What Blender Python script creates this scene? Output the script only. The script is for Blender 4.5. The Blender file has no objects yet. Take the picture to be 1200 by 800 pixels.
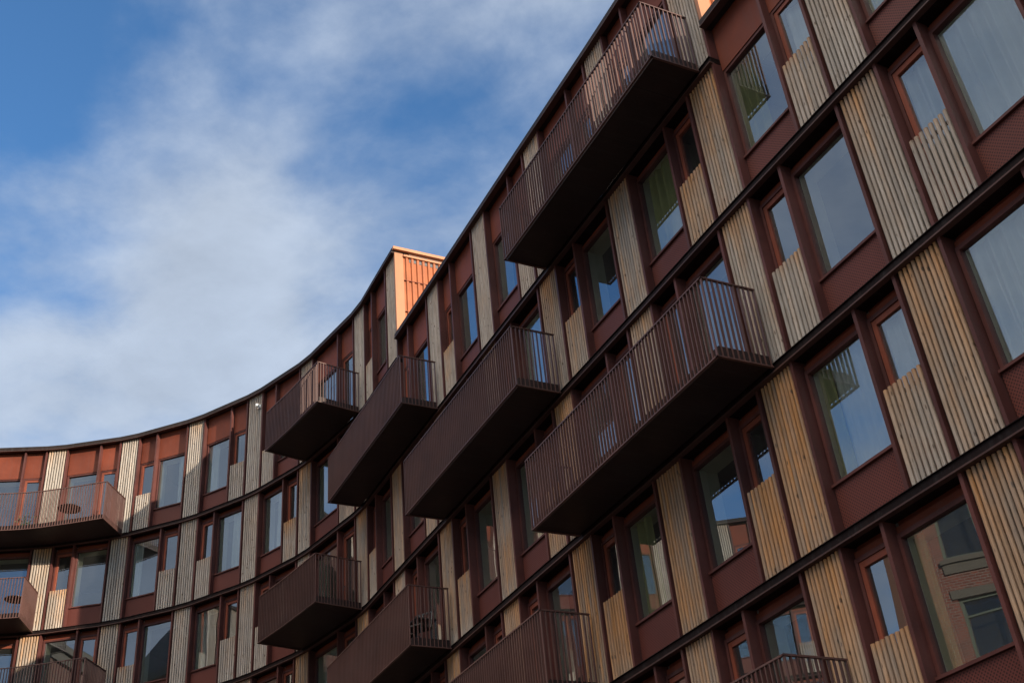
import bpy, math, random
from mathutils import Vector, Matrix
random.seed(11)
C = bpy.context.scene.collection
R = math.radians
EYE = 1.6                                   # camera height above the street
# ------------------------------------------------------------------ plan of the crescent (metres)
PIER = {1:((5.459,11.634),(5.074,12.311)), 2:((3.973,14.272),(3.597,14.954)), 3:((2.530,16.934),(2.157,17.617)),
 4:((1.067,19.583),(0.690,20.265)), 5:((-0.394,22.235),(-0.769,22.917)), 6:((-1.850,24.889),(-2.225,25.571)),
 7:((-3.314,27.539),(-3.689,28.222)), 8:((-4.652,29.991),(-5.091,30.634)), 9:((-6.874,32.760),(-7.387,33.266)),
 10:((-9.026,34.594),(-9.628,34.991)), 11:((-11.493,35.977),(-12.160,36.249)), 12:((-14.182,36.853),(-14.890,36.984)),
 13:((-16.994,37.143),(-17.714,37.120))}
def V2(a): return Vector((a[0], a[1]))
PIER = {k:(V2(a), V2(b)) for k,(a,b) in PIER.items()}
p = PIER[1][0].copy()                       # straight run goes on to the right
hd = Vector((math.cos(R(119.7)), math.sin(R(119.7))))
for k in (0,-1,-2,-3):
    L = p - hd*2.249; Rr = L - hd*0.778
    PIER[k] = (Rr, L); p = Rr.copy()
p = PIER[13][1].copy(); a = 187.5           # the curve goes on to the left
for k in range(14, 20):
    d = Vector((math.cos(R(a)), math.sin(R(a)))); r0 = p + d*2.11
    a2 = a+6; d2 = Vector((math.cos(R(a2)), math.sin(R(a2)))); l0 = r0 + d2*0.721
    PIER[k] = (r0, l0); p = l0.copy(); a += 12
KMIN, KMAX = -3, 19
Z = {0:18.189+EYE, 1:14.994+EYE, 2:11.894+EYE, 3:8.766+EYE, 4:5.863+EYE, 5:2.98+EYE}
ROOF = {'l':22.175+EYE, 'm':18.980+EYE, 'r':15.880+EYE}
def sec_pier(k): return 'l' if k >= 7 else 'm' if k >= 2 else 'r'
def sec_bay(i): return 'l' if i >= 7 else 'm' if i >= 2 else 'r'
TOPF = {'l':0, 'm':1, 'r':2}
def zbot(f): return Z[f]
def ztop(f, s): return ROOF[s] if f == TOPF[s] else Z[f-1]

# ------------------------------------------------------------------ mesh helper
PJ=random.Random(5)
class MB:
    def __init__(s): s.v=[]; s.f=[]; s.uv=[]; s.t=[]; s.sm=[]
    def face(s, pts, uvs, tone=(.5,.5,.5), smooth=False):
        n=len(s.v); s.v += [Vector(q) for q in pts]; s.f.append(tuple(range(n, n+len(pts))))
        s.uv += list(uvs); s.t += list(tone) if isinstance(tone[0],tuple) else [tone]*len(pts); s.sm.append(smooth)
    def box(s, fr, s0,s1,d0,d1,z0,z1, tone=(.5,.5,.5)):
        P=lambda a,b,c: fr(a,b,c)
        s.face([P(s0,d1,z0),P(s0,d1,z1),P(s1,d1,z1),P(s1,d1,z0)], [(s0,z0),(s0,z1),(s1,z1),(s1,z0)], tone)
        s.face([P(s0,d0,z0),P(s1,d0,z0),P(s1,d0,z1),P(s0,d0,z1)], [(s0,z0),(s1,z0),(s1,z1),(s0,z1)], tone)
        s.face([P(s0,d0,z0),P(s0,d0,z1),P(s0,d1,z1),P(s0,d1,z0)], [(d0,z0),(d0,z1),(d1,z1),(d1,z0)], tone)
        s.face([P(s1,d0,z0),P(s1,d1,z0),P(s1,d1,z1),P(s1,d0,z1)], [(d0,z0),(d1,z0),(d1,z1),(d0,z1)], tone)
        s.face([P(s0,d0,z1),P(s1,d0,z1),P(s1,d1,z1),P(s0,d1,z1)], [(s0,d0),(s1,d0),(s1,d1),(s0,d1)], tone)
        s.face([P(s0,d0,z0),P(s0,d1,z0),P(s1,d1,z0),P(s1,d0,z0)], [(s0,d0),(s0,d1),(s1,d1),(s1,d0)], tone)
    def sheet(s, fr, s0,s1,d,z0,z1, tone=(.5,.5,.5)):
        s.face([fr(s0,d,z0),fr(s0,d,z1),fr(s1,d,z1),fr(s1,d,z0)], [(s0,z0),(s0,z1),(s1,z1),(s1,z0)], tone)
    def pane(s, fr, s0,s1,d,z0,z1):
        j=[PJ.uniform(-.006,.006) for _ in range(2)]
        s.face([fr(s0,d+j[0]+j[1],z0),fr(s0,d+j[0]-j[1],z1),fr(s1,d-j[0]-j[1],z1),fr(s1,d-j[0]+j[1],z0)], [(s0,z0),(s0,z1),(s1,z1),(s1,z0)])
    def batten(s, fr, c, w, dep, d0, z0, z1, tone):
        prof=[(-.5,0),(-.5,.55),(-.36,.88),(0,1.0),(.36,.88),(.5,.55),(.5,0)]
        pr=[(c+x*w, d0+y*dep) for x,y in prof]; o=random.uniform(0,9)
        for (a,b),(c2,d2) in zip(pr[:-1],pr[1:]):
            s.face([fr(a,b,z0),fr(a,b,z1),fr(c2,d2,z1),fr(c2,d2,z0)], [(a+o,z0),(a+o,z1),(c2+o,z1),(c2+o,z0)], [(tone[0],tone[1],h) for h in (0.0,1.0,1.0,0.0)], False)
        s.face([fr(a,b,z1) for a,b in pr],[(a,b) for a,b in pr],tone)
        s.face([fr(a,b,z0) for a,b in reversed(pr)],[(a,b) for a,b in reversed(pr)],tone)
    def lathe(s, cx, cy, prof, n=20, tone=(.5,.5,.5)):
        for (r0,z0),(r1,z1) in zip(prof[:-1],prof[1:]):
            for i in range(n):
                a,b=2*math.pi*i/n,2*math.pi*(i+1)/n
                q=[(cx+r0*math.cos(a),cy+r0*math.sin(a),z0),(cx+r0*math.cos(b),cy+r0*math.sin(b),z0),
                   (cx+r1*math.cos(b),cy+r1*math.sin(b),z1),(cx+r1*math.cos(a),cy+r1*math.sin(a),z1)]
                s.face(q,[(a,z0),(b,z0),(b,z1),(a,z1)],tone,True)
    def bar(s, A, B, w, tone=(.5,.5,.5)):
        A=Vector(A);B=Vector(B);d=(B-A).normalized();u=d.cross(Vector((0,0,1)))
        if u.length<.1:u=d.cross(Vector((1,0,0)))
        u.normalize();w2=d.cross(u)
        c=[(-1,-1),(1,-1),(1,1),(-1,1)]
        a=[A+(u*x+w2*y)*w/2 for x,y in c];b=[B+(u*x+w2*y)*w/2 for x,y in c];l=(B-A).length
        for i in range(4):
            j=(i+1)%4; s.face([a[i],b[i],b[j],a[j]],[(0,0),(0,l),(w,l),(w,0)],tone)
        s.face(a[::-1],[(0,0)]*4,tone);s.face(b,[(0,0)]*4,tone)
WLOC={}
def obj(name, mb, mat, parent=None, origin=None):
    lo=Vector((min(q[i] for q in mb.v) for i in range(3))); hi=Vector((max(q[i] for q in mb.v) for i in range(3)))
    o3=Vector(origin) if origin is not None else Vector(((lo.x+hi.x)/2,(lo.y+hi.y)/2,lo.z))
    me=bpy.data.meshes.new(name); me.from_pydata([q-o3 for q in mb.v],[],mb.f)
    uvl=me.uv_layers.new(name='UVMap'); uvl.data.foreach_set('uv',[c for q in mb.uv for c in q])
    ca=me.color_attributes.new('tone','FLOAT_COLOR','CORNER'); ca.data.foreach_set('color',[c for q in mb.t for c in (*q,1.0)])
    me.polygons.foreach_set('use_smooth',mb.sm)
    me.materials.append(mat); me.update()
    o=bpy.data.objects.new(name,me); C.objects.link(o)
    pl=Vector((0,0,0))
    if parent is not None: o.parent=parent; pl=WLOC[parent.name]
    o.location=o3-pl; WLOC[o.name]=o3
    return o
def empty(name, loc):
    o=bpy.data.objects.new(name,None); C.objects.link(o); o.location=loc; o.empty_display_size=.3; WLOC[o.name]=Vector(loc); return o
def tag(o, label, cat, group=None):
    o['label']=label; o['category']=cat
    if group: o['group']=group
    return o
def struct(o, kind='structure'): o['kind']=kind; return o
def frame(A, B, off=0):
    """local frame: s runs from A towards B (to the left), d out towards the street, z up"""
    t=(B-A).normalized(); n=Vector((-t.y,t.x))
    return (lambda s,d,z: (A.x+t.x*s+n.x*d, A.y+t.y*s+n.y*d, z)), (B-A).length
def world_fr(x,y,z): return (x,y,z)

# ------------------------------------------------------------------ materials
def mat(name):
    m=bpy.data.materials.new(name); m.use_nodes=True; nt=m.node_tree
    for n in list(nt.nodes): nt.nodes.remove(n)
    out=nt.nodes.new('ShaderNodeOutputMaterial'); return m,nt,out
def N(nt,t,**k):
    n=nt.nodes.new(t)
    for a,b in k.items():
        if a.startswith('i_'): n.inputs[int(a[2:]) if a[2:].isdigit() else a[2:].replace('_',' ')].default_value=b
        else: setattr(n,a,b)
    return n
def mixc(nt,fac,a,b,mode='MIX'):
    n=nt.nodes.new('ShaderNodeMix'); n.data_type='RGBA'; n.blend_type=mode
    for i,x in ((0,fac),(6,a),(7,b)):
        if hasattr(x,'links'): nt.links.new(x,n.inputs[i])
        elif i==0: n.inputs[0].default_value=x
        else: n.inputs[i].default_value=(*x,1)
    return n.outputs[2]
def mth(nt,op,a,b=0.0,c=None):
    n=nt.nodes.new('ShaderNodeMath'); n.operation=op
    for i,x in enumerate((a,b) if c is None else (a,b,c)):
        if hasattr(x,'links'): nt.links.new(x,n.inputs[i])
        else: n.inputs[i].default_value=x
    return n.outputs[0]
def ramp(nt,x,stops):
    n=nt.nodes.new('ShaderNodeValToRGB'); e=n.color_ramp.elements
    while len(e)<len(stops): e.new(.5)
    for q,(pos,c) in zip(e,stops): q.position=pos; q.color=(*c,1) if len(c)==3 else c
    nt.links.new(x,n.inputs[0]); return n.outputs[0]
def uvmap(nt,sx,sy):
    u=N(nt,'ShaderNodeUVMap'); m=N(nt,'ShaderNodeMapping'); m.inputs['Scale'].default_value=(sx,sy,1)
    nt.links.new(u.outputs[0],m.inputs[0]); return m.outputs[0]
def noise(nt,vec,scale,detail=3,rough=.55):
    n=N(nt,'ShaderNodeTexNoise'); n.inputs['Scale'].default_value=scale; n.inputs['Detail'].default_value=detail; n.inputs['Roughness'].default_value=rough
    nt.links.new(vec,n.inputs['Vector']); return n.outputs[0]
def bsdf(nt,out,col,rough=.5,metal=0,bump=None,bstr=.2,bdist=.01,spec=.5):
    b=N(nt,'ShaderNodeBsdfPrincipled')
    for nm,x in (('Base Color',col),('Roughness',rough),('Metallic',metal)):
        if hasattr(x,'links'): nt.links.new(x,b.inputs[nm])
        else: b.inputs[nm].default_value=(*x,1) if nm=='Base Color' else x
    b.inputs['Specular IOR Level'].default_value=spec
    if bump is not None:
        bm=N(nt,'ShaderNodeBump'); bm.inputs['Strength'].default_value=bstr; bm.inputs['Distance'].default_value=bdist
        nt.links.new(bump,bm.inputs['Height']); nt.links.new(bm.outputs[0],b.inputs['Normal'])
    nt.links.new(b.outputs[0],out.inputs[0]); return b
def m_wood():
    m,nt,out=mat('weathered larch battens')
    at=N(nt,'ShaderNodeVertexColor'); at.layer_name='tone'
    sep=N(nt,'ShaderNodeSeparateColor'); nt.links.new(at.outputs[0],sep.inputs[0])
    rnd,wea,hgt=sep.outputs
    geo=N(nt,'ShaderNodeNewGeometry')
    big=noise(nt,geo.outputs['Position'],.9,3)
    w=mth(nt,'ADD',wea,mth(nt,'MULTIPLY',mth(nt,'SUBTRACT',big,.5),1.1))
    w=mth(nt,'ADD',w,mth(nt,'MULTIPLY',mth(nt,'SUBTRACT',rnd,.5),.24))
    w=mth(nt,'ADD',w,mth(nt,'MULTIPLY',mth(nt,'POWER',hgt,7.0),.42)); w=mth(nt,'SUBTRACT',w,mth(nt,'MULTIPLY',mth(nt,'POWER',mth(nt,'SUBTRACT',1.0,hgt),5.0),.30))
    col=ramp(nt,w,[(0.0,(.455,.405,.355)),(.33,(.425,.345,.28)),(.60,(.44,.285,.18)),(1.0,(.49,.235,.09))])
    grain=noise(nt,uvmap(nt,70,2.2),1.0,4,.6)
    col=mixc(nt,mth(nt,'MULTIPLY',ramp(nt,grain,[(.35,(1,1,1)),(.62,(0,0,0))]),.55),col,(.14,.095,.062))
    val=mth(nt,'ADD',.80,mth(nt,'MULTIPLY',rnd,.34))
    vv=N(nt,'ShaderNodeCombineColor'); [nt.links.new(val,vv.inputs[i]) for i in range(3)]
    col=mixc(nt,1.0,col,vv.outputs[0],'MULTIPLY')
    vo=N(nt,'ShaderNodeTexVoronoi'); vo.inputs['Scale'].default_value=1; nt.links.new(uvmap(nt,15,3.6),vo.inputs['Vector'])
    col=mixc(nt,ramp(nt,vo.outputs['Distance'],[(.09,(.9,.9,.9)),(.17,(0,0,0))]),col,(.085,.05,.03))
    streak=noise(nt,uvmap(nt,5,.5),1.0,3,.6)
    col=mixc(nt,mth(nt,'MULTIPLY',ramp(nt,streak,[(.44,(0,0,0)),(.68,(1,1,1))]),.62),col,(.23,.20,.175))
    bsdf(nt,out,col,.8,0,grain,.55,.006,.25); return m
def m_metal(name,base,rough=.42,var=.25,spec=.5,seam=0):
    m,nt,out=mat(name)
    geo=N(nt,'ShaderNodeNewGeometry')
    n1=noise(nt,geo.outputs['Position'],1.3,5,.6)
    dk=tuple(x*(1-var) for x in base); lt=tuple(min(1,x*(1+var)) for x in base)
    col=mixc(nt,ramp(nt,n1,[(.3,(0,0,0)),(.7,(1,1,1))]),dk,lt)
    oi=N(nt,'ShaderNodeObjectInfo'); ov=mth(nt,'ADD',.84,mth(nt,'MULTIPLY',oi.outputs['Random'],.32)); oc=N(nt,'ShaderNodeCombineColor'); [nt.links.new(ov,oc.inputs[i]) for i in range(3)]
    col=mixc(nt,1.0,col,oc.outputs[0],'MULTIPLY')
    n2=noise(nt,uvmap(nt,9,.7),1.0,3,.6)                    # faint run marks
    col=mixc(nt,mth(nt,'MULTIPLY',ramp(nt,n2,[(.50,(0,0,0)),(.72,(1,1,1))]),.32),col,tuple(x*.55+.03 for x in base))
    n3=noise(nt,geo.outputs['Position'],26,2,.5)
    col=mixc(nt,mth(nt,'MULTIPLY',ramp(nt,n3,[(.60,(0,0,0)),(.74,(1,1,1))]),.22),col,tuple(x*.5+.05 for x in base))
    if seam:
        u_=N(nt,'ShaderNodeUVMap'); sp_=N(nt,'ShaderNodeSeparateXYZ'); nt.links.new(u_.outputs[0],sp_.inputs[0])
        fr_=mth(nt,'FRACT',mth(nt,'DIVIDE',sp_.outputs[0],seam)); col=mixc(nt,mth(nt,'MULTIPLY',mth(nt,'LESS_THAN',fr_,.014/seam),.8),col,(.006,.004,.004))
    bsdf(nt,out,col,mth(nt,'ADD',rough-.1,mth(nt,'MULTIPLY',n1,.2)),0,None,spec=spec); return m
def m_perf(base):
    m,nt,out=mat('perforated red metal')
    geo=N(nt,'ShaderNodeNewGeometry'); n1=noise(nt,geo.outputs['Position'],1.1,4)
    col=mixc(nt,n1,tuple(x*.75 for x in base),tuple(x*1.25 for x in base))
    v=N(nt,'ShaderNodeTexVoronoi'); v.inputs['Scale'].default_value=1; v.inputs['Randomness'].default_value=0
    mp=N(nt,'ShaderNodeMapping'); mp.inputs['Rotation'].default_value=(0,0,R(45)); mp.inputs['Scale'].default_value=(26,26,1)
    u=N(nt,'ShaderNodeUVMap'); nt.links.new(u.outputs[0],mp.inputs[0]); nt.links.new(mp.outputs[0],v.inputs['Vector'])
    hole=ramp(nt,v.outputs['Distance'],[(.27,(1,1,1)),(.36,(0,0,0))])
    bsdf(nt,out,mixc(nt,mth(nt,'MULTIPLY',hole,.8),col,(.02,.008,.007)),.55,spec=.18); return m
def m_glass(f0=.185,fs=1.15):
    m,nt,out=mat('coated window glass')
    fr=N(nt,'ShaderNodeFresnel'); fr.inputs[0].default_value=1.5
    geo=N(nt,'ShaderNodeNewGeometry'); wv=noise(nt,geo.outputs['Position'],.55,1)
    bm=N(nt,'ShaderNodeBump'); bm.inputs['Strength'].default_value=.018; bm.inputs['Distance'].default_value=.25; nt.links.new(wv,bm.inputs['Height'])
    fac=mth(nt,'MINIMUM',mth(nt,'ADD',f0,mth(nt,'MULTIPLY',fr.outputs[0],fs)),.95)
    tr=N(nt,'ShaderNodeBsdfTransparent'); tr.inputs[0].default_value=(.87,.91,.85,1)
    gl=N(nt,'ShaderNodeBsdfGlossy'); gl.inputs['Roughness'].default_value=.0; gl.inputs['Color'].default_value=(.86,.93,1,1)
    nt.links.new(bm.outputs[0],gl.inputs['Normal'])
    mx=N(nt,'ShaderNodeMixShader'); nt.links.new(fac,mx.inputs[0]); nt.links.new(tr.outputs[0],mx.inputs[1]); nt.links.new(gl.outputs[0],mx.inputs[2])
    df=N(nt,'ShaderNodeBsdfDiffuse'); df.inputs[0].default_value=(.55,.56,.54,1); fm=noise(nt,geo.outputs['Position'],1.6,4,.6)
    m3=N(nt,'ShaderNodeMixShader'); nt.links.new(mth(nt,'MULTIPLY',ramp(nt,fm,[(.25,(.35,.35,.35)),(.75,(1,1,1))]),.028),m3.inputs[0]); nt.links.new(mx.outputs[0],m3.inputs[1]); nt.links.new(df.outputs[0],m3.inputs[2])
    nt.links.new(m3.outputs[0],out.inputs[0]); return m
def m_plain(name,base,rough=.7,scale=2.0,var=.2):
    m,nt,out=mat(name); geo=N(nt,'ShaderNodeNewGeometry'); n=noise(nt,geo.outputs['Position'],scale,4)
    bsdf(nt,out,mixc(nt,n,tuple(x*(1-var) for x in base),tuple(x*(1+var) for x in base)),rough); return m
def m_cloth(name,base,alpha):
    m,nt,out=mat(name); geo=N(nt,'ShaderNodeNewGeometry'); n=noise(nt,geo.outputs['Position'],3,3)
    col=mixc(nt,n,tuple(x*.85 for x in base),tuple(min(1,x*1.1) for x in base))
    d=N(nt,'ShaderNodeBsdfDiffuse'); t=N(nt,'ShaderNodeBsdfTranslucent'); nt.links.new(col,d.inputs[0]); nt.links.new(col,t.inputs[0])
    mx=N(nt,'ShaderNodeMixShader'); mx.inputs[0].default_value=.35; nt.links.new(d.outputs[0],mx.inputs[1]); nt.links.new(t.outputs[0],mx.inputs[2])
    tr=N(nt,'ShaderNodeBsdfTransparent'); m2=N(nt,'ShaderNodeMixShader'); m2.inputs[0].default_value=alpha
    nt.links.new(tr.outputs[0],m2.inputs[1]); nt.links.new(mx.outputs[0],m2.inputs[2]); nt.links.new(m2.outputs[0],out.inputs[0]); return m
def m_brick():
    m,nt,out=mat('red brick wall')
    b=N(nt,'ShaderNodeTexBrick'); b.inputs['Scale'].default_value=1; b.inputs['Brick Width'].default_value=.27; b.inputs['Row Height'].default_value=.10; b.inputs['Mortar Size'].default_value=.014
    b.inputs['Color1'].default_value=(.20,.050,.029,1); b.inputs['Color2'].default_value=(.11,.030,.019,1); b.inputs['Mortar'].default_value=(.19,.155,.13,1)
    nt.links.new(uvmap(nt,1,1),b.inputs['Vector']); bsdf(nt,out,b.outputs[0],.85); return m
RED=(.082,.028,.0235)
WOOD=m_wood()
METAL=m_metal('rust red window metal',RED,.5,.28,.18)
PANEL=m_metal('rust red panel metal',(.150,.037,.020),.55,.2,.15)
PERF=m_perf((.118,.034,.026))
BAND=m_metal('dark brown band metal',(.011,.0055,.005),.65,.25,.10,1.5)
LIP=m_metal('brown drip edge metal',(.065,.032,.027),.5,.25,.2)
CAP=m_metal('dark roof cap metal',(.020,.013,.012),.6,.25,.15,2.4)
BALC=m_metal('dark brown balcony metal',(.092,.043,.035),.5,.2,.35)
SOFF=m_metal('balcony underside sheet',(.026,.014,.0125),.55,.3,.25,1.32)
DARK=m_plain('dark backing board',(.02,.014,.012),.9)
ENDW=m_metal('orange red corrugated metal',(.34,.105,.042),.5,.25,.15)
TRIM=m_metal('pale copper corner trim',(.40,.18,.095),.5,.08,.15)
GLASS=m_glass()
SASH=m_metal('orange brown sash metal',(.19,.05,.028),.5,.25,.2)
REVEAL=m_plain('pale window lining',(.72,.70,.56),.8)
ROOM=m_plain('room interior plaster',(.36,.34,.28),.9,.7)
FLOORM=m_plain('concrete slab',(.30,.29,.27),.9)
SHEER=m_cloth('white sheer curtain',(.82,.84,.82),.90)
OLIVE=m_cloth('olive lined curtain',(.50,.50,.22),.97)
ROOFM=m_plain('grey roofing felt',(.12,.12,.125),.9)
BRICK=m_brick()
BLACKM=m_metal('black outdoor furniture metal',(.02,.02,.022),.4)
WHITEM=m_plain('white painted plastic',(.75,.75,.73),.45)
GREENM=m_plain('pale green window frame',(.10,.115,.085),.5)
BRICK2=m_plain('stone pilaster strip',(.11,.05,.033),.85,9,.3)
OLDGLASS=m_glass(.03,.75)
STONEM=m_plain('pale stone trim',(.105,.09,.07),.8)
ASPH=m_plain('street asphalt',(.045,.045,.047),.9,4,.3)
PAVE=m_plain('pale paving slabs',(.17,.165,.155),.85,3,.2)
LEAF=m_plain('green plant leaves',(.07,.12,.04),.6,9,.4)
TERRA=m_plain('clay pot',(.35,.16,.09),.8)
WICK=m_plain('dark woven rattan',(.035,.03,.028),.7,30,.4)

# ------------------------------------------------------------------ the building
B0=PIER[6][0]
BLD=empty('apartment_building',(B0.x,B0.y,0))
tag(BLD,'curved rust red apartment building with timber slat piers, stepped roof and cantilevered balconies','apartment building')
WING={}                                           # pieces beyond the edges of the photograph, merged by material
def emit(name, mb, m, parent, wing):
    if not mb.f: return None
    if wing:
        w=WING.setdefault(m.name,(MB(),m))[0]
        n=len(w.v); w.v+=mb.v; w.f+=[tuple(i+n for i in f) for f in mb.f]; w.uv+=mb.uv; w.t+=mb.t; w.sm+=mb.sm
        return None
    return obj(name,mb,m,parent)
BALCONIES=[(1,2,4),(1,6,8),(2,4,6),(3,2,4),(3,6,8),(4,4,6),(5,2,4),(5,6,8),(0,8,9),(2,8,9),(0,12,14),(1,13,15),(2,12,14)]
WEATHER={0:.04,1:.14,2:.26,3:.36,4:.60,5:.64}
def battens(mb, fr, s0, s1, z0, z1, f, k, dfront=0.0, pitch=.0785):
    if k>=8: pitch=max(pitch,.090)
    n=max(3,round((s1-s0)/pitch)); pt=(s1-s0)/n
    pj=random.uniform(-.13,.13)
    sh=.32 if any(bf==f-1 and a_<=k<=b_ for bf,a_,b_ in BALCONIES) else 0
    wz=pj+sh-(.10 if k<=1 else 0)+WEATHER[f]*(1.0 if k<=5 else max(.35,1-.11*(k-5)))
    for i in range(n):
        r=random.random(); c=s0+(i+.5)*pt; jz=random.uniform(-.004,.004); dd=random.uniform(-.0015,.0015)
        ww=min(1,max(0,wz+random.uniform(-.08,.08)))
        mb.batten(fr,c,pt*.68,.042,dfront-.042+dd,z0,z1+jz,(r,ww,.5))
def has_balcony(f,i):
    return any(bf==f and a<=i<b for bf,a,b in BALCONIES)
# which half of a bay holds the narrow light: L = narrow on the left
NAR={(2,0):'R',(3,0):'L',(4,0):'R',(5,0):'L',(2,1):'R',(3,1):'L',(4,1):'R',(5,1):'L',
 (1,2):'L',(2,2):'R',(3,2):'L',(4,2):'R',(5,2):'L',(1,3):'R',(2,3):'L',(3,3):'R',(4,3):'L',(5,3):'R',
 (1,4):'R',(2,4):'L',(3,4):'R',(4,4):'L',(5,4):'R',(1,5):'L',(2,5):'R',(3,5):'L',(4,5):'R',(5,5):'L',
 (1,6):'L',(2,6):'R',(3,6):'L',(4,6):'R',(0,7):'L',(1,7):'R',(2,7):'L',(3,7):'R',
 (0,8):'R',(1,8):'R',(2,8):'R',(3,8):'R',(0,9):'L',(1,9):'R',(2,9):'L',(3,9):'R',
 (0,10):'R',(1,10):'L',(2,10):'R',(0,11):'L',(1,11):'R',(2,11):'L',(0,12):'R',(1,12):'L',(2,12):'R',(0,13):'R',(1,13):'L',(2,13):'R'}
GD=-.22                                           # glass plane behind the timber face
OPEN={}                                           # openings for curtains: (f,i,'wide'|'narrow') -> (frame, s0, s1, z0, z1)
def in_view_floor(k,f):
    """floors the photograph shows at pier or bay k"""
    if k>=13: return f<=2
    if k>=9: return f<=3
    if k>=6: return f<=4
    return True
def do_pier(k):
    A,B=PIER[k]; fr,w=frame(A,B); s=sec_pier(k)
    for f in range(TOPF[s],6):
        wing=(k<1 or k>13 or not in_view_floor(k,f))
        z0=zbot(f)+.07; z1=ztop(f,s)-(.108 if f==TOPF[s] else .09)
        wd=MB(); battens(wd,fr,.03,w-.03,z0,z1,f,k)
        p_=emit('wood_pier',wd,WOOD,BLD,wing)
        bk=MB(); bk.box(fr,0,w,-.26,-.058,z0-.02,z1+.02); emit('backing_board',bk,DARK,p_,wing)
        for a,b in ((-.058,-.004),(w+.004,w+.058)):
            po=MB(); po.box(fr,a,b,-.27,.022,z0-.01,z1+.01); emit('post',po,METAL,p_,wing)
def rect_frame(mb, fr, a,b,z0,z1,wl,wr,wb,wt,d0,d1):
    mb.box(fr,a,a+wl,d0,d1,z0,z1); mb.box(fr,b-wr,b,d0,d1,z0,z1)
    mb.box(fr,a+wl,b-wr,d0,d1-.002,z0,z0+wb); mb.box(fr,a+wl,b-wr,d0,d1-.002,z1-wt,z1)
def do_bay(i):
    A=PIER[i][1]; B=PIER[i+1][0]; fr,b=frame(A,B); s=sec_bay(i)
    for f in range(TOPF[s],6):
        wing=(i<0 or i>13 or not in_view_floor(i,f))
        top=f==TOPF[s]; zb=zbot(f); zt=ztop(f,s)
        nl=NAR.get((f,i)) or ('L' if (f+i)%2 else 'R')
        nw=.84/2.249*b; c0,c1=.07,b-.07
        m=b-nw if nl=='L' else nw
        mu=MB(); mu.box(fr,m-.03,m+.03,-.20,.018,zb+.068,zt-(.107 if top else .088)); emit('mullion',mu,METAL,BLD,wing)
        wide=(c0,m-.03) if nl=='L' else (m+.03,c1); nar=(m+.03,c1) if nl=='L' else (c0,m-.03)
        zh=zb+2.80 if top else zt-.30
        bal=has_balcony(f,i)
        # ---- wide fixed light
        a0,a1=wide; zs=zb+(.84 if not bal else .24)
        fm=MB(); rect_frame(fm,fr,a0,a1,zs-.06,zh+.05,.055,.055,.06,.06,GD-.05,GD+.06)
        fm.box(fr,a0,a1,GD+.06,GD+.12,zs-.055,zs-.015)             # sill nose
        w_=emit('window',fm,METAL,BLD,wing)
        pn=MB(); pn.pane(fr,a0+.05,a1-.05,GD,zs-.005,zh-.005); emit('pane',pn,GLASS,w_,wing)
        if not wing:
            lv=MB(); rect_frame(lv,fr,a0+.03,a1-.03,zs-.03,zh+.02,.03,.03,.03,.03,-.62,GD-.052); emit('lining',lv,REVEAL,w_,wing)
        OPEN[(f,i,'wide')]=(fr,a0+.05,a1-.05,zs,zh)
        sp=MB(); sp.box(fr,a0,a1,GD-.05,GD+.075,zb+.06,zs-.062); emit('spandrel_panel',sp,PERF,w_,wing)
        hp=MB(); hp.box(fr,a0,a1,GD-.05,GD+.075 if top else GD+.03,zh+.052,zt-(.06 if top else .15))
        if not top: hp.box(fr,a0,a1,GD-.05,GD-.035,zt-.149,zt-.06)
        emit('head_panel',hp,PANEL,w_,wing)
        # ---- narrow light or balcony door
        a0,a1=nar; zs=zb+(.24 if bal else .95); z_l=zb+.10
        fm=MB(); rect_frame(fm,fr,a0,a1,z_l,zh+.05,.05,.05,.06,.06,GD-.05,GD+.07)
        sh=MB(); rect_frame(sh,fr,a0+.052,a1-.052,z_l+.062,zh-.012,.075,.075,(.13 if bal else .5),.085,GD-.03,GD+.05)
        n_=emit('balcony_door' if bal else 'side_window',fm,METAL,BLD,wing); emit('sash',sh,SASH,n_,wing)
        gz0=z_l+(.185 if bal else .555)
        pn=MB(); pn.pane(fr,a0+.12,a1-.12,GD+.012,gz0,zh-.09); emit('pane',pn,GLASS,n_,wing)
        OPEN[(f,i,'narrow')]=(fr,a0+.12,a1-.12,gz0,zh-.09)
        hp=MB(); hp.box(fr,a0,a1,GD-.05,GD+.082 if top else GD+.035,zh+.052,zt-(.06 if top else .15))
        if not top: hp.box(fr,a0,a1,GD-.05,GD-.035,zt-.149,zt-.06)
        emit('head_panel',hp,PANEL,n_,wing)
        if bal:
            hd=MB(); sx=a0+.115 if nl=='L' else a1-.115
            hd.box(fr,sx-.012,sx+.012,GD+.05,GD+.11,zb+1.22,zb+1.25); hd.box(fr,sx-.012,sx+.012,GD+.095,GD+.115,zb+1.12,zb+1.22); emit('handle',hd,BLACKM,n_,wing)
        else:
            sl=MB(); battens(sl,fr,a0+.02,a1-.015,zb+.07,zb+1.48,f,i,-.004,.084)
            emit('slat_guard',sl,WOOD,n_,wing)
            for za in (1.30,.22):
                rl=MB(); rl.box(fr,a0+.005,a1-.005,-.085,-.062,zb+za,zb+za+.06); emit('guard_rail',rl,BLACKM,n_,wing)
for k in range(KMIN,KMAX+1): do_pier(k)
for i in range(KMIN,KMAX): do_bay(i)

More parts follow.
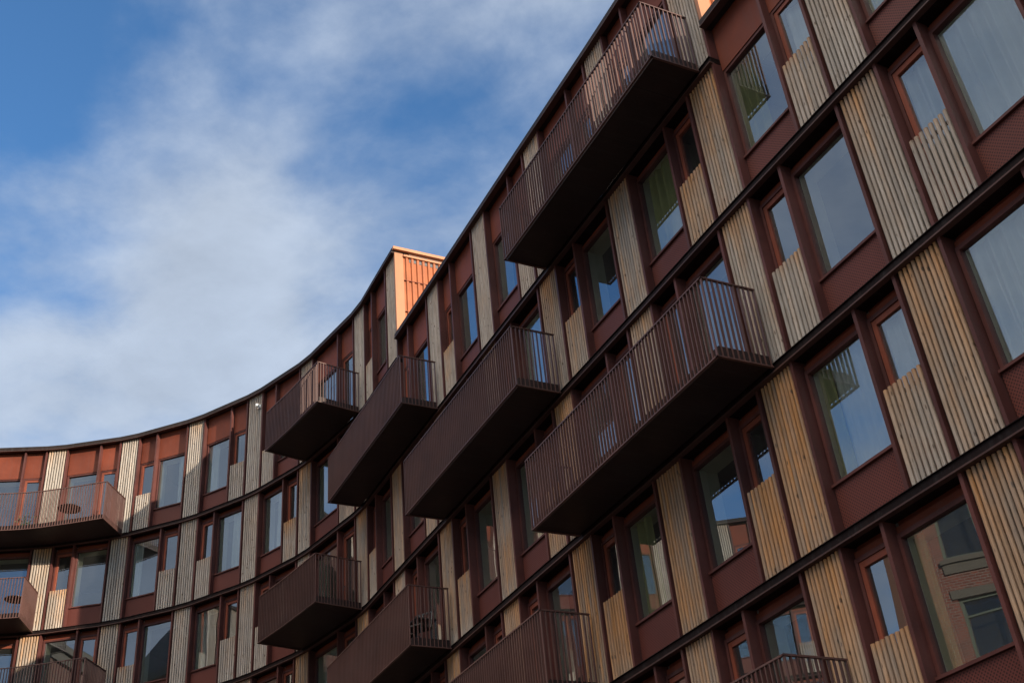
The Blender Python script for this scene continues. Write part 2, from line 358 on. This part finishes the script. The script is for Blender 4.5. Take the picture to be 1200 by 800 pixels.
# ---- polylines along the facade
def chain(k0,k1,first='R',last='L'):
    pts=[]
    for k in range(k0,k1+1):
        if not(k==k0 and first=='L'): pts.append(PIER[k][0])
        if not(k==k1 and last=='R'): pts.append(PIER[k][1])
    return pts
def offset(pts,d):
    out=[]
    for i,q in enumerate(pts):
        ns=[]
        for a,b in ((i-1,i),(i,i+1)):
            if a>=0 and b<len(pts):
                t=(pts[b]-pts[a]).normalized(); ns.append(Vector((-t.y,t.x)))
        n=sum(ns,Vector((0,0))); n.normalize(); c=n.dot(ns[0]); out.append(q+n*d/max(.4,c))
    return out
def strip(mb,pts,d0,d1,z0,z1,cap=True,tone=(.5,.5,.5)):
    i_=offset(pts,d0); o_=offset(pts,d1); s=0
    for j in range(len(pts)-1):
        l=(pts[j+1]-pts[j]).length; A,B,Cc,D=i_[j],i_[j+1],o_[j],o_[j+1]
        q=lambda p,z:(p.x,p.y,z)
        mb.face([q(Cc,z0),q(Cc,z1),q(D,z1),q(D,z0)],[(s,z0),(s,z1),(s+l,z1),(s+l,z0)],tone)
        mb.face([q(A,z0),q(B,z0),q(B,z1),q(A,z1)],[(s,z0),(s+l,z0),(s+l,z1),(s,z1)],tone)
        mb.face([q(A,z1),q(B,z1),q(D,z1),q(Cc,z1)],[(s,d0),(s+l,d0),(s+l,d1),(s,d1)],tone)
        mb.face([q(A,z0),q(Cc,z0),q(D,z0),q(B,z0)],[(s,d0),(s,d1),(s+l,d1),(s+l,d0)],tone)
        s+=l
    if cap:
        for j in (0,len(pts)-1):
            A,Cc=i_[j],o_[j]; pp=[(A.x,A.y,z0),(A.x,A.y,z1),(Cc.x,Cc.y,z1),(Cc.x,Cc.y,z0)]
            mb.face(pp if j==0 else pp[::-1],[(d0,z0),(d0,z1),(d1,z1),(d1,z0)],tone)
def ext(pts,a=.058,b=.058):
    pts=[q.copy() for q in pts]; pts[0]-=(pts[1]-pts[0]).normalized()*a; pts[-1]+=(pts[-1]-pts[-2]).normalized()*b; return pts
LEFTE=KMAX; RIGHTE=KMIN
for f in range(0,6):
    k0={0:7,1:2}.get(f,RIGHTE); pts=ext(chain(k0,LEFTE))
    bd=MB(); strip(bd,pts,-.27,.05,Z[f]-.06,Z[f]+.055); b_=obj('floor_band',bd,BAND,BLD)
    lp=MB(); strip(lp,pts,-.02,.085,Z[f]-.085,Z[f]-.062); obj('drip_edge',lp,LIP,b_)
    up=MB(); strip(up,pts,-.05,.075,Z[f]+.057,Z[f]+.066); obj('flashing',up,BAND,b_)
    sl=MB(); strip(sl,pts,-6.0,-.275,Z[f]-.20,Z[f]+.07,True); obj('floor_slab',sl,FLOORM,BLD)
for s,k0,k1 in (('l',7,LEFTE),('m',2,7),('r',RIGHTE,2)):
    pts=ext(chain(k0,k1,'R','L' if s=='l' else 'R'),.075 if s!='r' else .06,.075 if s=='l' else -.06)
    cp=MB(); strip(cp,pts,-.45,.10,ROOF[s]-.08,ROOF[s]+.07); c_=obj('roof_edge',cp,CAP,BLD)
    lp=MB(); strip(lp,pts,-.02,.125,ROOF[s]-.105,ROOF[s]-.082); obj('drip_edge',lp,LIP,c_)
    rf=MB(); strip(rf,pts,-6.6,-.46,ROOF[s]-.35,ROOF[s]-.06); obj('roof',rf,ROOFM,BLD)
    rw=MB(); strip(rw,pts,-6.62,-6.42,0,ROOF[s]-.36); obj('rear_wall',rw,PANEL,BLD)
    iw=MB(); strip(iw,pts,-4.1,-4.0,Z[5],ROOF[s]-.36); obj('room_wall',iw,ROOM,BLD)
# partitions between the flats
pt=MB()
for k in range(KMIN,KMAX+1):
    A,B=PIER[k]; fr,w=frame(A,B); pt.box(fr,w*.4,w*.6,-3.99,-.262,Z[5]+.08,ROOF[sec_pier(k) if k not in(7,2) else {7:'m',2:'r'}[k]]-.36)
obj('partition_wall',pt,ROOM,BLD)
# street storey, below the photograph
pts=ext(chain(RIGHTE,LEFTE)); gb=MB(); strip(gb,pts,-.27,-.03,0,Z[5]-.101); obj('street_storey_wall',gb,PANEL,BLD)
# end walls of the taller steps: corrugated sheet facing along the street
def end_wall(k,zlo,zhi,name):
    A,B=PIER[k]; fr,w=frame(A,B); s0=-.064
    g=MB(); n=34; dd=(6.4-.25)/n
    for j in range(n):                                             # trapezoid ribs
        d1=-.25-j*dd; c=[(d1,0),(d1-dd*.36,0),(d1-dd*.5,.045),(d1-dd*.86,.045),(d1-dd,0)]
        for (a,x),(b_,y) in zip(c[:-1],c[1:]):
            g.face([fr(s0-x,a,zlo),fr(s0-y,b_,zlo),fr(s0-y,b_,zhi-.10),fr(s0-x,a,zhi-.10)],[(a,zlo),(b_,zlo),(b_,zhi),(a,zhi)])
    e=obj(name,g,ENDW,BLD)
    t=MB(); t.box(fr,s0-.03,s0+.05,-.25,.024,zlo,zhi-.09); obj('corner_trim',t,TRIM,e)
    sm=MB()
    for z in (zlo+1.0,zlo+2.15): sm.box(fr,s0-.052,s0-.002,-6.4,-.26,z,z+.02)
    obj('joint_strip',sm,PANEL,e)
    c=MB(); c.box(fr,s0-.085,s0+.03,-6.5,-.256,zhi-.21,zhi-.15); c.box(fr,s0-.12,s0-.016,-6.5,.092,zhi-.025,zhi+.076); c.box(fr,s0-.01,s0+.03,-6.5,-.456,zhi-.099,zhi+.06); obj('roof_cap',c,TRIM,e)
    bk=MB(); bk.box(fr,s0+.052,s0+.2,-6.38,-.28,zlo-.2,zhi-.095); obj('inner_wall',bk,DARK,e)
end_wall(7,ROOF['m']-.06,ROOF['l'],'end_wall')
end_wall(2,ROOF['r']-.06,ROOF['m'],'end_wall')
A,B=PIER[RIGHTE]; fr,w=frame(A,B); g=MB(); g.box(fr,-.2,-.065,-6.4,.0,0,ROOF['r']-.1); obj('outer_wall',g,PANEL,BLD)
A,B=PIER[LEFTE]; fr,w=frame(A,B); g=MB(); g.box(fr,w+.065,w+.2,-6.4,.0,0,ROOF['l']-.1); obj('outer_wall',g,PANEL,BLD)

# ---- balconies
def catmull(pts,n):
    out=[]
    P=[pts[0]*2-pts[1]]+pts+[pts[-1]*2-pts[-2]]
    for i in range(1,len(P)-2):
        for j in range(n):
            t=j/n;a,b,c,d=P[i-1],P[i],P[i+1],P[i+2]
            out.append(.5*((2*b)+(c-a)*t+(2*a-5*b+4*c-d)*t*t+(3*b-a-3*c+d)*t**3))
    out.append(P[-2]); return out
def resample(pts,step):
    L=[0]
    for a,b in zip(pts[:-1],pts[1:]): L.append(L[-1]+(b-a).length)
    n=max(2,round(L[-1]/step)); out=[]
    j=0
    for i in range(n+1):
        q=L[-1]*i/n
        while j<len(L)-2 and L[j+1]<q: j+=1
        t=(q-L[j])/max(1e-9,L[j+1]-L[j]); a,b=pts[j],pts[j+1]; out.append((a+(b-a)*t,(b-a).normalized()))
    return out
BALOBJ={}
def balcony(f,ka,kb):
    curved=ka>=8; dep=1.5 if curved else 1.06; z=Z[f]; wing=(f==5 and ka==6) or f==5 and ka==6
    A0,A1=PIER[ka]; B0_,B1=PIER[kb]
    sA=A0+(A1-A0).normalized()*.27; sB=B0_+(B1-B0_).normalized()*.22
    if curved:
        base=[sA]+[(PIER[k][0]+PIER[k][1])/2 for k in range(ka,kb+1)][1:-1]+[sB]
        # the middle of each bay bulges onto the smooth arc
        mids=[]
        for k in range(ka,kb): mids.append((k,(PIER[k][1]+PIER[k+1][0])/2))
        seq=[sA]
        for k,mq in mids:
            seq.append(mq)
            if k+1<kb: seq.append((PIER[k+1][0]+PIER[k+1][1])/2)
        seq.append(sB); base=catmull(seq,6)
    else: base=[sA,sB]
    wallp=offset(base,.10); front=offset(base,dep)
    fi=offset(base,dep-.055)
    sl=MB()
    def q(p,zz): return (p.x,p.y,zz)
    z0,z1=z+.012,z+.19
    for j in range(len(base)-1):
        a,b,c,d=wallp[j],wallp[j+1],fi[j],fi[j+1]
        sl.face([q(a,z1),q(b,z1),q(d,z1),q(c,z1)],[(a.x,a.y),(b.x,b.y),(d.x,d.y),(c.x,c.y)])
        u0=(base[j]-base[0]).length+.6; u1=(base[j+1]-base[0]).length+.6
        sl.face([q(a,z0),q(c,z0),q(d,z0),q(b,z0)],[(u0,0),(u0,dep),(u1,dep),(u1,0)])
        sl.face([q(c,z0),q(c,z1),q(d,z1),q(d,z0)],[(u0,z0),(u0,z1),(u1,z1),(u1,z0)])
        sl.face([q(a,z0),q(b,z0),q(b,z1),q(a,z1)],[(0,z0),(1,z0),(1,z1),(0,z1)])
    for a,c in ((wallp[0],fi[0]),(wallp[-1],fi[-1])):
        sl.face([q(a,z0),q(a,z1),q(c,z1),q(c,z0)],[(0,z0),(0,z1),(1,z1),(1,z0)])
    name='balcony'
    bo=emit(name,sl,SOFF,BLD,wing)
    # bottom edge angle and top rail follow the outline wall - front - wall
    outline=[wallp[0]]+front+[wallp[-1]]
    ra=MB()
    def run(pl,zc0,zc1,wd,ra=None):
        ra=ra
        for a,b in zip(pl[:-1],pl[1:]):
            t=(b-a).normalized(); n=Vector((-t.y,t.x)); 
            fr=lambda s,d,zz,a=a,t=t,n=n:(a.x+t.x*s+n.x*d,a.y+t.y*s+n.y*d,zz)
            ra.box(fr,-wd*.5 if True else 0,(b-a).length+wd*.5,-wd/2,wd/2,zc0,zc1)
    run(outline,z+1.395,z+1.42,.045,ra)
    ba=MB(); run(outline,z-.012,z+.008,.045,ba)
    bl=MB(); segs=[resample([wallp[0],front[0]],.096),resample(front,.096),resample([front[-1],wallp[-1]],.096)]
    for si,sg in enumerate(segs):
        for bi,(P_,t) in enumerate(sg):
            if bi==0 and si>0: continue
            n=Vector((-t.y,t.x)); j=random.uniform(-.002,.002)
            fr=lambda s,d,zz,a=P_,t=t,n=n:(a.x+t.x*s+n.x*d,a.y+t.y*s+n.y*d,zz)
            bl.box(fr,-.009+j,.009+j,-.019,.019,z-.008,z+1.394)
    emit('top_rail',ra,BALC,bo,wing); emit('bottom_edge',ba,BALC,bo,wing); emit('railing_bars',bl,BALC,bo,wing)
    mid=sum((x for x in base),Vector((0,0)))/len(base)
    BALOBJ[(f,ka)]=(base,dep,z+.19)
for f,a,b in BALCONIES: balcony(f,a,b)
for nm,(mb,m) in WING.items():
    o=obj('facade_beyond_edge',mb,m,BLD); o['kind']='stuff'

# ------------------------------------------------------------------ curtains (hang inside the windows)
def curtain(key,a,b,m,label,fold=.27,amp=.095,dz=0.0):
    fr,s0,s1,z0,z1=OPEN[key]; w=s1-s0; A=s0+w*a; Bq=s0+w*b; n=max(10,int((Bq-A)/.022)); mb=MB()
    ph=random.uniform(0,6); zz0=Z[key[0]]+.12
    pts=[]
    for j in range(n+1):
        s=A+(Bq-A)*j/n; d=-.335+amp*math.sin(2*math.pi*s/fold+ph+.8*math.sin(s*7))+.012*math.sin(s*61); pts.append((s,d))
    for (s_,d_),(s2,d2) in zip(pts[:-1],pts[1:]):
        e=.35; mb.face([fr(s_,d_*1.0,zz0),fr(s_,-.335+(d_+.335)*e,z1+.03+dz),fr(s2,-.335+(d2+.335)*e,z1+.03+dz),fr(s2,d2,zz0)],[(s_,zz0),(s_,z1),(s2,z1),(s2,zz0)],(.5,.5,.5),True)
    o=obj('curtain',mb,m); tag(o,label,'curtain','curtains behind the windows'); return o
curtain((3,0,'wide'),0,1,SHEER,'white sheer curtain across the wide window at the top right corner of the photo')
curtain((3,0,'narrow'),0,1,SHEER,'narrow white sheer curtain behind the slim window beside the top right corner window')
curtain((4,0,'wide'),0,1,SHEER,'white sheer curtain filling the wide window cut by the right edge of the photo')
curtain((2,0,'wide'),.3,1,OLIVE,'olive and white curtain in the window cropped by the top edge near the right')
curtain((2,1,'wide'),.55,1,OLIVE,'olive curtain drawn to the left in the topmost full window of the lowest roof step')
curtain((2,1,'narrow'),0,1,SHEER,'sheer white curtain in the slim window under the lowest roof edge')
curtain((4,1,'wide'),.72,1,OLIVE,'olive curtain edge beside the white sheer in the wide window above the lower right bay')
curtain((4,1,'wide'),.0,.74,SHEER,'white sheer curtain beside the olive one in the wide window above the lower right bay',amp=.03)
curtain((4,1,'narrow'),0,1,SHEER,'white sheer curtain in the slim window beside the window with white and olive curtains')
curtain((2,2,'wide'),.12,.86,OLIVE,'olive green curtain in the window directly below the topmost balcony\'s right half')
curtain((4,3,'wide'),.55,.9,OLIVE,'olive curtain in the window below the large middle balcony, between two orange piers')
curtain((5,1,'wide'),.80,1,OLIVE,'dim olive curtain at the left edge of the big lower right window')
curtain((0,11,'wide'),.0,.35,SHEER,'white curtain at the right of the sunlit top storey window beside the far balcony')
curtain((0,10,'wide'),.6,1,SHEER,'pale curtain in the half shaded top storey window on the curve')
curtain((1,11,'wide'),.70,1,SHEER,'white curtain gathered left in the second storey window below the shaded slats on the curve')
curtain((1,10,'wide'),.1,.5,SHEER,'white curtain in the window directly under the half shaded top storey window')
curtain((2,10,'wide'),.55,.85,SHEER,'white curtain strip in the window two storeys below the half shaded top window')
curtain((1,9,'wide'),.1,.45,SHEER,'white curtain in the window just below and left of the curved top balcony')
curtain((2,4,'wide'),.3,1,SHEER,'white sheer curtain behind the right end of the balcony left of the long central one')
curtain((3,8,'wide'),.2,.8,SHEER,'white curtain in the dark window below the lower curved balcony')

# ------------------------------------------------------------------ things on the balconies
def on_balcony(key,t,dd):
    base,dep,z=BALOBJ[key]; L=[0]
    for a,b in zip(base[:-1],base[1:]): L.append(L[-1]+(b-a).length)
    q=t*L[-1]
    for j in range(len(base)-1):
        if L[j+1]>=q: break
    a,b=base[j],base[j+1]; tt=(b-a).normalized(); n=Vector((-tt.y,tt.x)); P_=a+tt*(q-L[j])+n*dd
    return P_,tt,n,z
def bistro_table(key,t,dd,r,label):
    P_,tt,n,z=on_balcony(key,t,dd); e=empty('bistro_table',(P_.x,P_.y,z)); tag(e,label,'table','round balcony tables')
    a=MB(); a.lathe(P_.x,P_.y,[(0,z+.72),(r-.01,z+.72),(r,z+.728),(r,z+.742),(r-.01,z+.75),(0,z+.75)],32); obj('table_top',a,BLACKM,e)
    a=MB(); a.lathe(P_.x,P_.y,[(.03,z+.02),(.025,z+.06),(.025,z+.70),(.10,z+.718)],14); obj('pedestal',a,BLACKM,e)
    a=MB(); a.lathe(P_.x,P_.y,[(.24,z+.002),(.24,z+.014),(.05,z+.028),(.0,z+.03)],24); obj('foot_plate',a,BLACKM,e)
bistro_table((0,12),.30,.85,.40,'round dark bistro table on the far sunlit top balcony')
bistro_table((1,13),.08,.80,.36,'round dark bistro table on the lower balcony cut by the left edge')
def chair(key,t,dd,rot,label,mm=WICK):
    P_,tt,n,z=on_balcony(key,t,dd); e=empty('balcony_chair',(P_.x,P_.y,z)); tag(e,label,'chair','chairs on the balconies')
    c,s=math.cos(rot),math.sin(rot); u=tt*c+n*s; v=n*c-tt*s
    fr=lambda a,b,zz:(P_.x+u.x*a+v.x*b,P_.y+u.y*a+v.y*b,zz)
    g=MB(); g.box(fr,-.24,.24,-.23,.23,z+.42,z+.46); obj('seat',g,mm,e)
    g=MB()
    for j in range(6): x=-.21+j*.084; g.bar(fr(x,-.22,z+.46),fr(x,-.30,z+.86),.022)
    g.bar(fr(-.25,-.305,z+.87),fr(.25,-.305,z+.87),.035); obj('backrest',g,BLACKM,e)
    for x in(-.21,.21):
        for y in(-.2,.2):
            g=MB(); g.bar(fr(x*1.1,y*1.15,z),fr(x,y,z+.43),.028); obj('leg',g,BLACKM,e)
chair((3,6),.10,.62,.6,'dark garden chair on the balcony at the bottom centre, nearest its open end')
chair((3,6),.20,.60,2.6,'dark garden chair behind another on the bottom centre balcony')
P_,tt,n,z=on_balcony((3,6),.15,.40)
e=empty('garden_table',(P_.x,P_.y,z)); tag(e,'small dark square garden table between chairs on the bottom centre balcony','table','balcony garden furniture')
fr=lambda a,b,zz:(P_.x+tt.x*a+n.x*b,P_.y+tt.y*a+n.y*b,zz)
g=MB(); g.box(fr,-.3,.3,-.27,.27,z+.68,z+.71); obj('table_top',g,BLACKM,e)
for x in(-.26,.26):
    for y in(-.23,.23):
        g=MB(); g.bar(fr(x,y,z),fr(x,y,z+.68),.03); obj('leg',g,BLACKM,e)
def potted_plant(key,t,dd,label,h=.55):
    P_,tt,n,z=on_balcony(key,t,dd); e=empty('potted_plant',(P_.x,P_.y,z)); tag(e,label,'plant','plants on the balconies')
    g=MB(); g.lathe(P_.x,P_.y,[(0,z),(.11,z+.001),(.15,z+.26),(.135,z+.262),(.13,z+.23),(0,z+.23)],18); obj('pot',g,TERRA,e)
    g=MB(); rr=random.Random(hash(label)%99)
    for j in range(130):
        a_=rr.uniform(0,6.28); el=rr.uniform(.1,1.4); l=rr.uniform(.15,h)
        c=Vector((P_.x,P_.y,z+.23))+Vector((math.cos(a_)*math.cos(el),math.sin(a_)*math.cos(el),math.sin(el)))*l
        x=Vector((rr.uniform(-1,1),rr.uniform(-1,1),rr.uniform(-.3,1))).normalized(); y=x.cross(Vector((rr.uniform(-1,1),rr.uniform(-1,1),rr.uniform(-1,1)))).normalized()
        q=.05; g.face([c-x*q,c+y*q*.45,c+x*q,c-y*q*.45],[(0,0)]*4)
    for j in range(9):
        a_=j*.7; g.bar((P_.x,P_.y,z+.2),(P_.x+math.cos(a_)*.15,P_.y+math.sin(a_)*.15,z+.23+h*.6),.008)
    obj('foliage',g,LEAF,e)
potted_plant((0,12),.60,.70,'leafy potted plant at the left edge on the far top balcony')
# small white fitting near the top of one far pier
A,B=PIER[10]; fr,w=frame(A,B); zc=21.55+EYE
e=empty('wall_camera',fr(.12,0,zc)); tag(e,'small white domed security camera near the top of a half sunlit far pier','security camera')
g=MB(); g.box(fr,.06,.18,.004,.03,zc-.06,zc+.06); g.box(fr,.10,.14,.03,.11,zc-.02,zc+.02); obj('bracket',g,WHITEM,e)
c=fr(.12,.13,zc); g=MB(); g.lathe(c[0],c[1],[(0,zc+.05),(.06,zc+.04),(.075,zc),(.06,zc-.05),(0,zc-.075)],14); obj('dome',g,WHITEM,e)

# ------------------------------------------------------------------ unseen roof vent, added behind the parapet to shadow the end wall
A,B=PIER[6]; fr6,w=frame(PIER[6][0],PIER[7][0])
e=empty('unseen_roof_vent',fr6(.2,-2.3,ROOF['m']-.05)); 
g=MB(); g.box(fr6,-.3,.5,-2.7,-1.9,ROOF['m']-.06,ROOF['m']+1.35); o=obj('vent_box',g,PANEL,e)
g=MB(); g.box(fr6,-.36,.56,-2.76,-1.84,ROOF['m']+1.352,ROOF['m']+1.40); obj('vent_cap',g,CAP,e)
tag(e,'unseen boxy metal roof vent added behind the middle roof edge to shadow the end wall','vent')

# ------------------------------------------------------------------ street, ground and the brick house opposite (seen in the glass)
g=MB(); g.face([(-600,-600,0),(600,-600,0),(600,600,0),(-600,600,0)],[(0,0),(1,0),(1,1),(0,1)]); struct(obj('ground',g,ASPH))
g=MB(); pl=chain(RIGHTE,LEFTE); o1=offset(pl,4.0); o0=offset(pl,-.02)
for j in range(len(pl)-1):
    q=lambda p_,zz:(p_.x,p_.y,zz)
    g.face([q(o0[j],.12),q(o0[j+1],.12),q(o1[j+1],.12),q(o1[j],.12)],[(0,0)]*4); g.face([q(o1[j],0),q(o1[j],.12),q(o1[j+1],.12),q(o1[j+1],0)],[(0,0)]*4)
struct(obj('pavement',g,PAVE))
HK,HT,HN,HL,HH=Vector((-27.0,20.55)),Vector((0,-1)),Vector((1,0)),15.0,23.2
E2=empty('brick_house',(HK.x+HT.x*4-HN.x*5,HK.y+HT.y*4-HN.y*5,0)); tag(E2,'red brick house across the street, seen reflected in the lowest right window','house')
g=MB()
fb=lambda s,d,z:(HK.x+HT.x*s+HN.x*d,HK.y+HT.y*s+HN.y*d,z)
wins=[]; s=1.15
while s<HL-3.4: wins.append(s); s+=4.2
zz=[1.6,5.7,9.8,13.9,18.4]
xs=[0]+[c for w_ in wins for c in (w_,w_+3.1)]+[HL]
for j in range(len(xs)-1):
    if j%2==0: g.box(fb,xs[j],xs[j+1],-10,0,0,HH)
    else:
        lo=[0]+[q+3.0 for q in zz]; hi=zz+[HH]
        for a_,b_ in zip(lo,hi): g.box(fb,xs[j]+.002,xs[j+1]-.002,-9.9,-.003,a_,b_)
hw=obj('brick_wall',g,BRICK,E2)
for w_ in wins:
    for q in zz:
        W,Hw=3.1,3.0
        f_=MB(); rect_frame(f_,fb,w_,w_+W,q,q+Hw,.10,.10,.12,.10,-.25,-.10)
        f_.box(fb,w_+W*.5-.05,w_+W*.5+.05,-.24,-.11,q+.121,q+Hw-.101)
        for a_,b_ in ((w_+.10,w_+W*.5-.051),(w_+W*.5+.051,w_+W-.10)): f_.box(fb,a_,b_,-.24,-.12,q+2.3,q+2.38)
        fo=obj('window',f_,GREENM,E2)
        pn=MB(); pn.pane(fb,w_+.09,w_+W-.09,-.2,q+.1,q+Hw-.09); obj('pane',pn,OLDGLASS,fo)
        st=MB(); st.box(fb,w_-.14,w_+W+.14,-.1,.16,q-.18,q-.002); st.box(fb,w_-.10,w_+W+.10,-.1,.07,q-.55,q-.182); obj('sill',st,STONEM,fo)
        li=MB(); li.box(fb,w_-.14,w_+W+.14,-.1,.06,q+Hw+.002,q+Hw+.32); obj('lintel',li,STONEM,fo)
        bk=MB(); bk.sheet(fb,w_,w_+W,-.9,q,q+Hw); obj('dark_room',bk,DARK,fo)
for w_ in [0.0]+[x-.45 for x in wins[1:]]:
    pi=MB(); pi.box(fb,w_+.02,w_+.30,.002,.07,0,HH-.51); obj('stone_strip',pi,BRICK2,E2)
cn=MB(); cn.box(fb,-.15,HL+.15,-10,.35,HH+.002,HH+.4); cn.box(fb,-.05,HL+.05,.003,.16,HH-.5,HH); cn.box(fb,-.05,HL+.05,.003,.14,4.6,4.9); obj('cornice',cn,STONEM,E2)
rf=MB()
rf.face([fb(-.15,.35,HH+.41),fb(HL+.15,.35,HH+.41),fb(HL+.15,-5,HH+3.2),fb(-.15,-5,HH+3.2)],[(0,0)]*4)
rf.face([fb(-.15,-10,HH+.41),fb(-.15,-5,HH+3.2),fb(HL+.15,-5,HH+3.2),fb(HL+.15,-10,HH+.41)],[(0,0)]*4)
for s_ in (-.15,HL+.15): rf.face([fb(s_,.35,HH+.41),fb(s_,-5,HH+3.2),fb(s_,-10,HH+.41)],[(0,0)]*3)
obj('roof',rf,ROOFM,E2)

# ------------------------------------------------------------------ sky, sun
SUN_AZ,SUN_EL=321.0,14.4
world=bpy.data.worlds.new('World'); bpy.context.scene.world=world; world.use_nodes=True
nt=world.node_tree
for n in list(nt.nodes): nt.nodes.remove(n)
wo=N(nt,'ShaderNodeOutputWorld'); bg=N(nt,'ShaderNodeBackground'); nt.links.new(bg.outputs[0],wo.inputs[0])
sky=N(nt,'ShaderNodeTexSky'); sky.sky_type='NISHITA'; sky.sun_disc=False; sky.sun_elevation=R(SUN_EL); sky.sun_rotation=R(90-SUN_AZ)
sky.air_density=1.1; sky.dust_density=.6; sky.ozone_density=2.0
tc=N(nt,'ShaderNodeTexCoord'); sx=N(nt,'ShaderNodeSeparateXYZ'); nt.links.new(tc.outputs['Generated'],sx.inputs[0])
den=mth(nt,'ADD',mth(nt,'MAXIMUM',sx.outputs[2],0.0),.22)
cb=N(nt,'ShaderNodeCombineXYZ'); nt.links.new(mth(nt,'DIVIDE',sx.outputs[0],den),cb.inputs[0]); nt.links.new(mth(nt,'DIVIDE',sx.outputs[1],den),cb.inputs[1])
def wnoise(scale,detail,rough,dist,off):
    mp=N(nt,'ShaderNodeMapping'); mp.inputs['Location'].default_value=off; mp.inputs['Rotation'].default_value=(0,0,R(25)); mp.inputs['Scale'].default_value=(1.0,1.1,1); nt.links.new(cb.outputs[0],mp.inputs[0])
    n=N(nt,'ShaderNodeTexNoise'); n.inputs['Scale'].default_value=scale; n.inputs['Detail'].default_value=detail; n.inputs['Roughness'].default_value=rough; n.inputs['Distortion'].default_value=dist
    nt.links.new(mp.outputs[0],n.inputs['Vector']); return n.outputs[0]
n1=wnoise(2.8,8,.52,.12,(5.6,2.9,0)); n2=wnoise(8.0,9,.60,.15,(7.3,2.2,4))
cov=mth(nt,'ADD',mth(nt,'MULTIPLY',n1,1.25),mth(nt,'SUBTRACT',mth(nt,'MULTIPLY',n2,.34),.28))
BANKS=[((-.111,.723,.682),.08,90),((-.244,.761,.601),.12,90),((-.359,.746,.561),.20,80),((.003,.648,.762),.10,60),((-.28,.70,.655),.07,200),((-.203,.73,.653),.08,140),((-.05,.66,.75),.06,70),((-.399,.777,.487),.02,60),
       ((-.345,.587,.733),-.06,30),((-.297,.669,.682),-.10,200),((-.37,.68,.635),-.14,160),((-.166,.60,.78),-.08,60),((-.049,.705,.707),-.14,300),((-.169,.779,.604),-.16,350),((-.335,.72,.608),-.10,700),
       ((-.30,-.40,.86),.45,6),((-.81,-.42,.43),.55,9),((-.74,.12,.66),-.12,16),((-.885,.20,.42),.15,30),((-.26,.56,.79),.05,60)]  # first on this row: unseen bank added to fill the shaded facade
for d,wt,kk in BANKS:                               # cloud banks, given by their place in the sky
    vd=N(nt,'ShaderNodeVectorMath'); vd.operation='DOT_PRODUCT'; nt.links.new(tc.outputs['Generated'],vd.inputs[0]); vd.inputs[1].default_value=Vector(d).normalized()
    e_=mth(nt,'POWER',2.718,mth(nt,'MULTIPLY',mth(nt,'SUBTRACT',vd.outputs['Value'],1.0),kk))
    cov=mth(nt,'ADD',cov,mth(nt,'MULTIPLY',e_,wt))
cf=N(nt,'ShaderNodeMapRange'); cf.interpolation_type='SMOOTHSTEP'; cf.inputs[1].default_value=.36; cf.inputs[2].default_value=.84; nt.links.new(cov,cf.inputs[0])
# unseen cloud bank across the street, boosted as added fill for the shaded facade
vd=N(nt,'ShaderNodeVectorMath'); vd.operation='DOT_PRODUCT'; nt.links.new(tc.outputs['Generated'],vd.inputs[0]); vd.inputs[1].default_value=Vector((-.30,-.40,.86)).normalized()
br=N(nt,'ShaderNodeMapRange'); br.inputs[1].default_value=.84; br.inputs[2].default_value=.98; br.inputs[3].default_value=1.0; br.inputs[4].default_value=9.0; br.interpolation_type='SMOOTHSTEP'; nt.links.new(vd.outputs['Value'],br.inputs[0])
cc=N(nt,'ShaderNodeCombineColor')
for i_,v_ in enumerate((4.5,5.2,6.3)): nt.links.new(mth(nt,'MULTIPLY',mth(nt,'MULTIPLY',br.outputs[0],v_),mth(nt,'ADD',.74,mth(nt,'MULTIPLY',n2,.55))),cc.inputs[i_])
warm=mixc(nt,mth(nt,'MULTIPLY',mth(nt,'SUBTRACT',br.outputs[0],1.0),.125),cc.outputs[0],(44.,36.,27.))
skb=mixc(nt,1.0,sky.outputs[0],(.95,1.50,2.0),'MULTIPLY')
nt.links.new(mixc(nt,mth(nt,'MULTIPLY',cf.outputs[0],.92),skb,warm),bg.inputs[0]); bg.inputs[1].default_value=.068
sl=bpy.data.lights.new('sun','SUN'); sl.energy=5.0; sl.angle=R(.5); sl.color=(1.0,.87,.70)
so=bpy.data.objects.new('sun',sl); C.objects.link(so)
dv=Vector((math.cos(R(SUN_AZ))*math.cos(R(SUN_EL)),math.sin(R(SUN_AZ))*math.cos(R(SUN_EL)),math.sin(R(SUN_EL))))
so.rotation_euler=dv.to_track_quat('Z','Y').to_euler(); so.location=(20,-20,60)

# ------------------------------------------------------------------ camera
cam=bpy.data.cameras.new('camera'); cam.sensor_width=36; cam.lens=36*1348.5/1200; cam.clip_end=3000; cam.clip_start=.1
co=bpy.data.objects.new('camera',cam); C.objects.link(co)
pp,rr=.5902,-.1024
r0=Vector((1,0,0)); u0=Vector((0,-math.sin(pp),math.cos(pp))); fw=Vector((0,math.cos(pp),math.sin(pp)))
cr,sr=math.cos(rr),math.sin(rr); rt=r0*cr+u0*sr; up=-r0*sr+u0*cr
M=Matrix(((rt.x,up.x,-fw.x),(rt.y,up.y,-fw.y),(rt.z,up.z,-fw.z))).to_4x4(); M.translation=Vector((0,0,EYE)); co.matrix_world=M
sc=bpy.context.scene; sc.camera=co
sc.view_settings.view_transform='Standard'; sc.view_settings.look='None'; sc.view_settings.exposure=.75; sc.view_settings.gamma=1
sc.cycles.max_bounces=8; sc.cycles.transparent_max_bounces=16
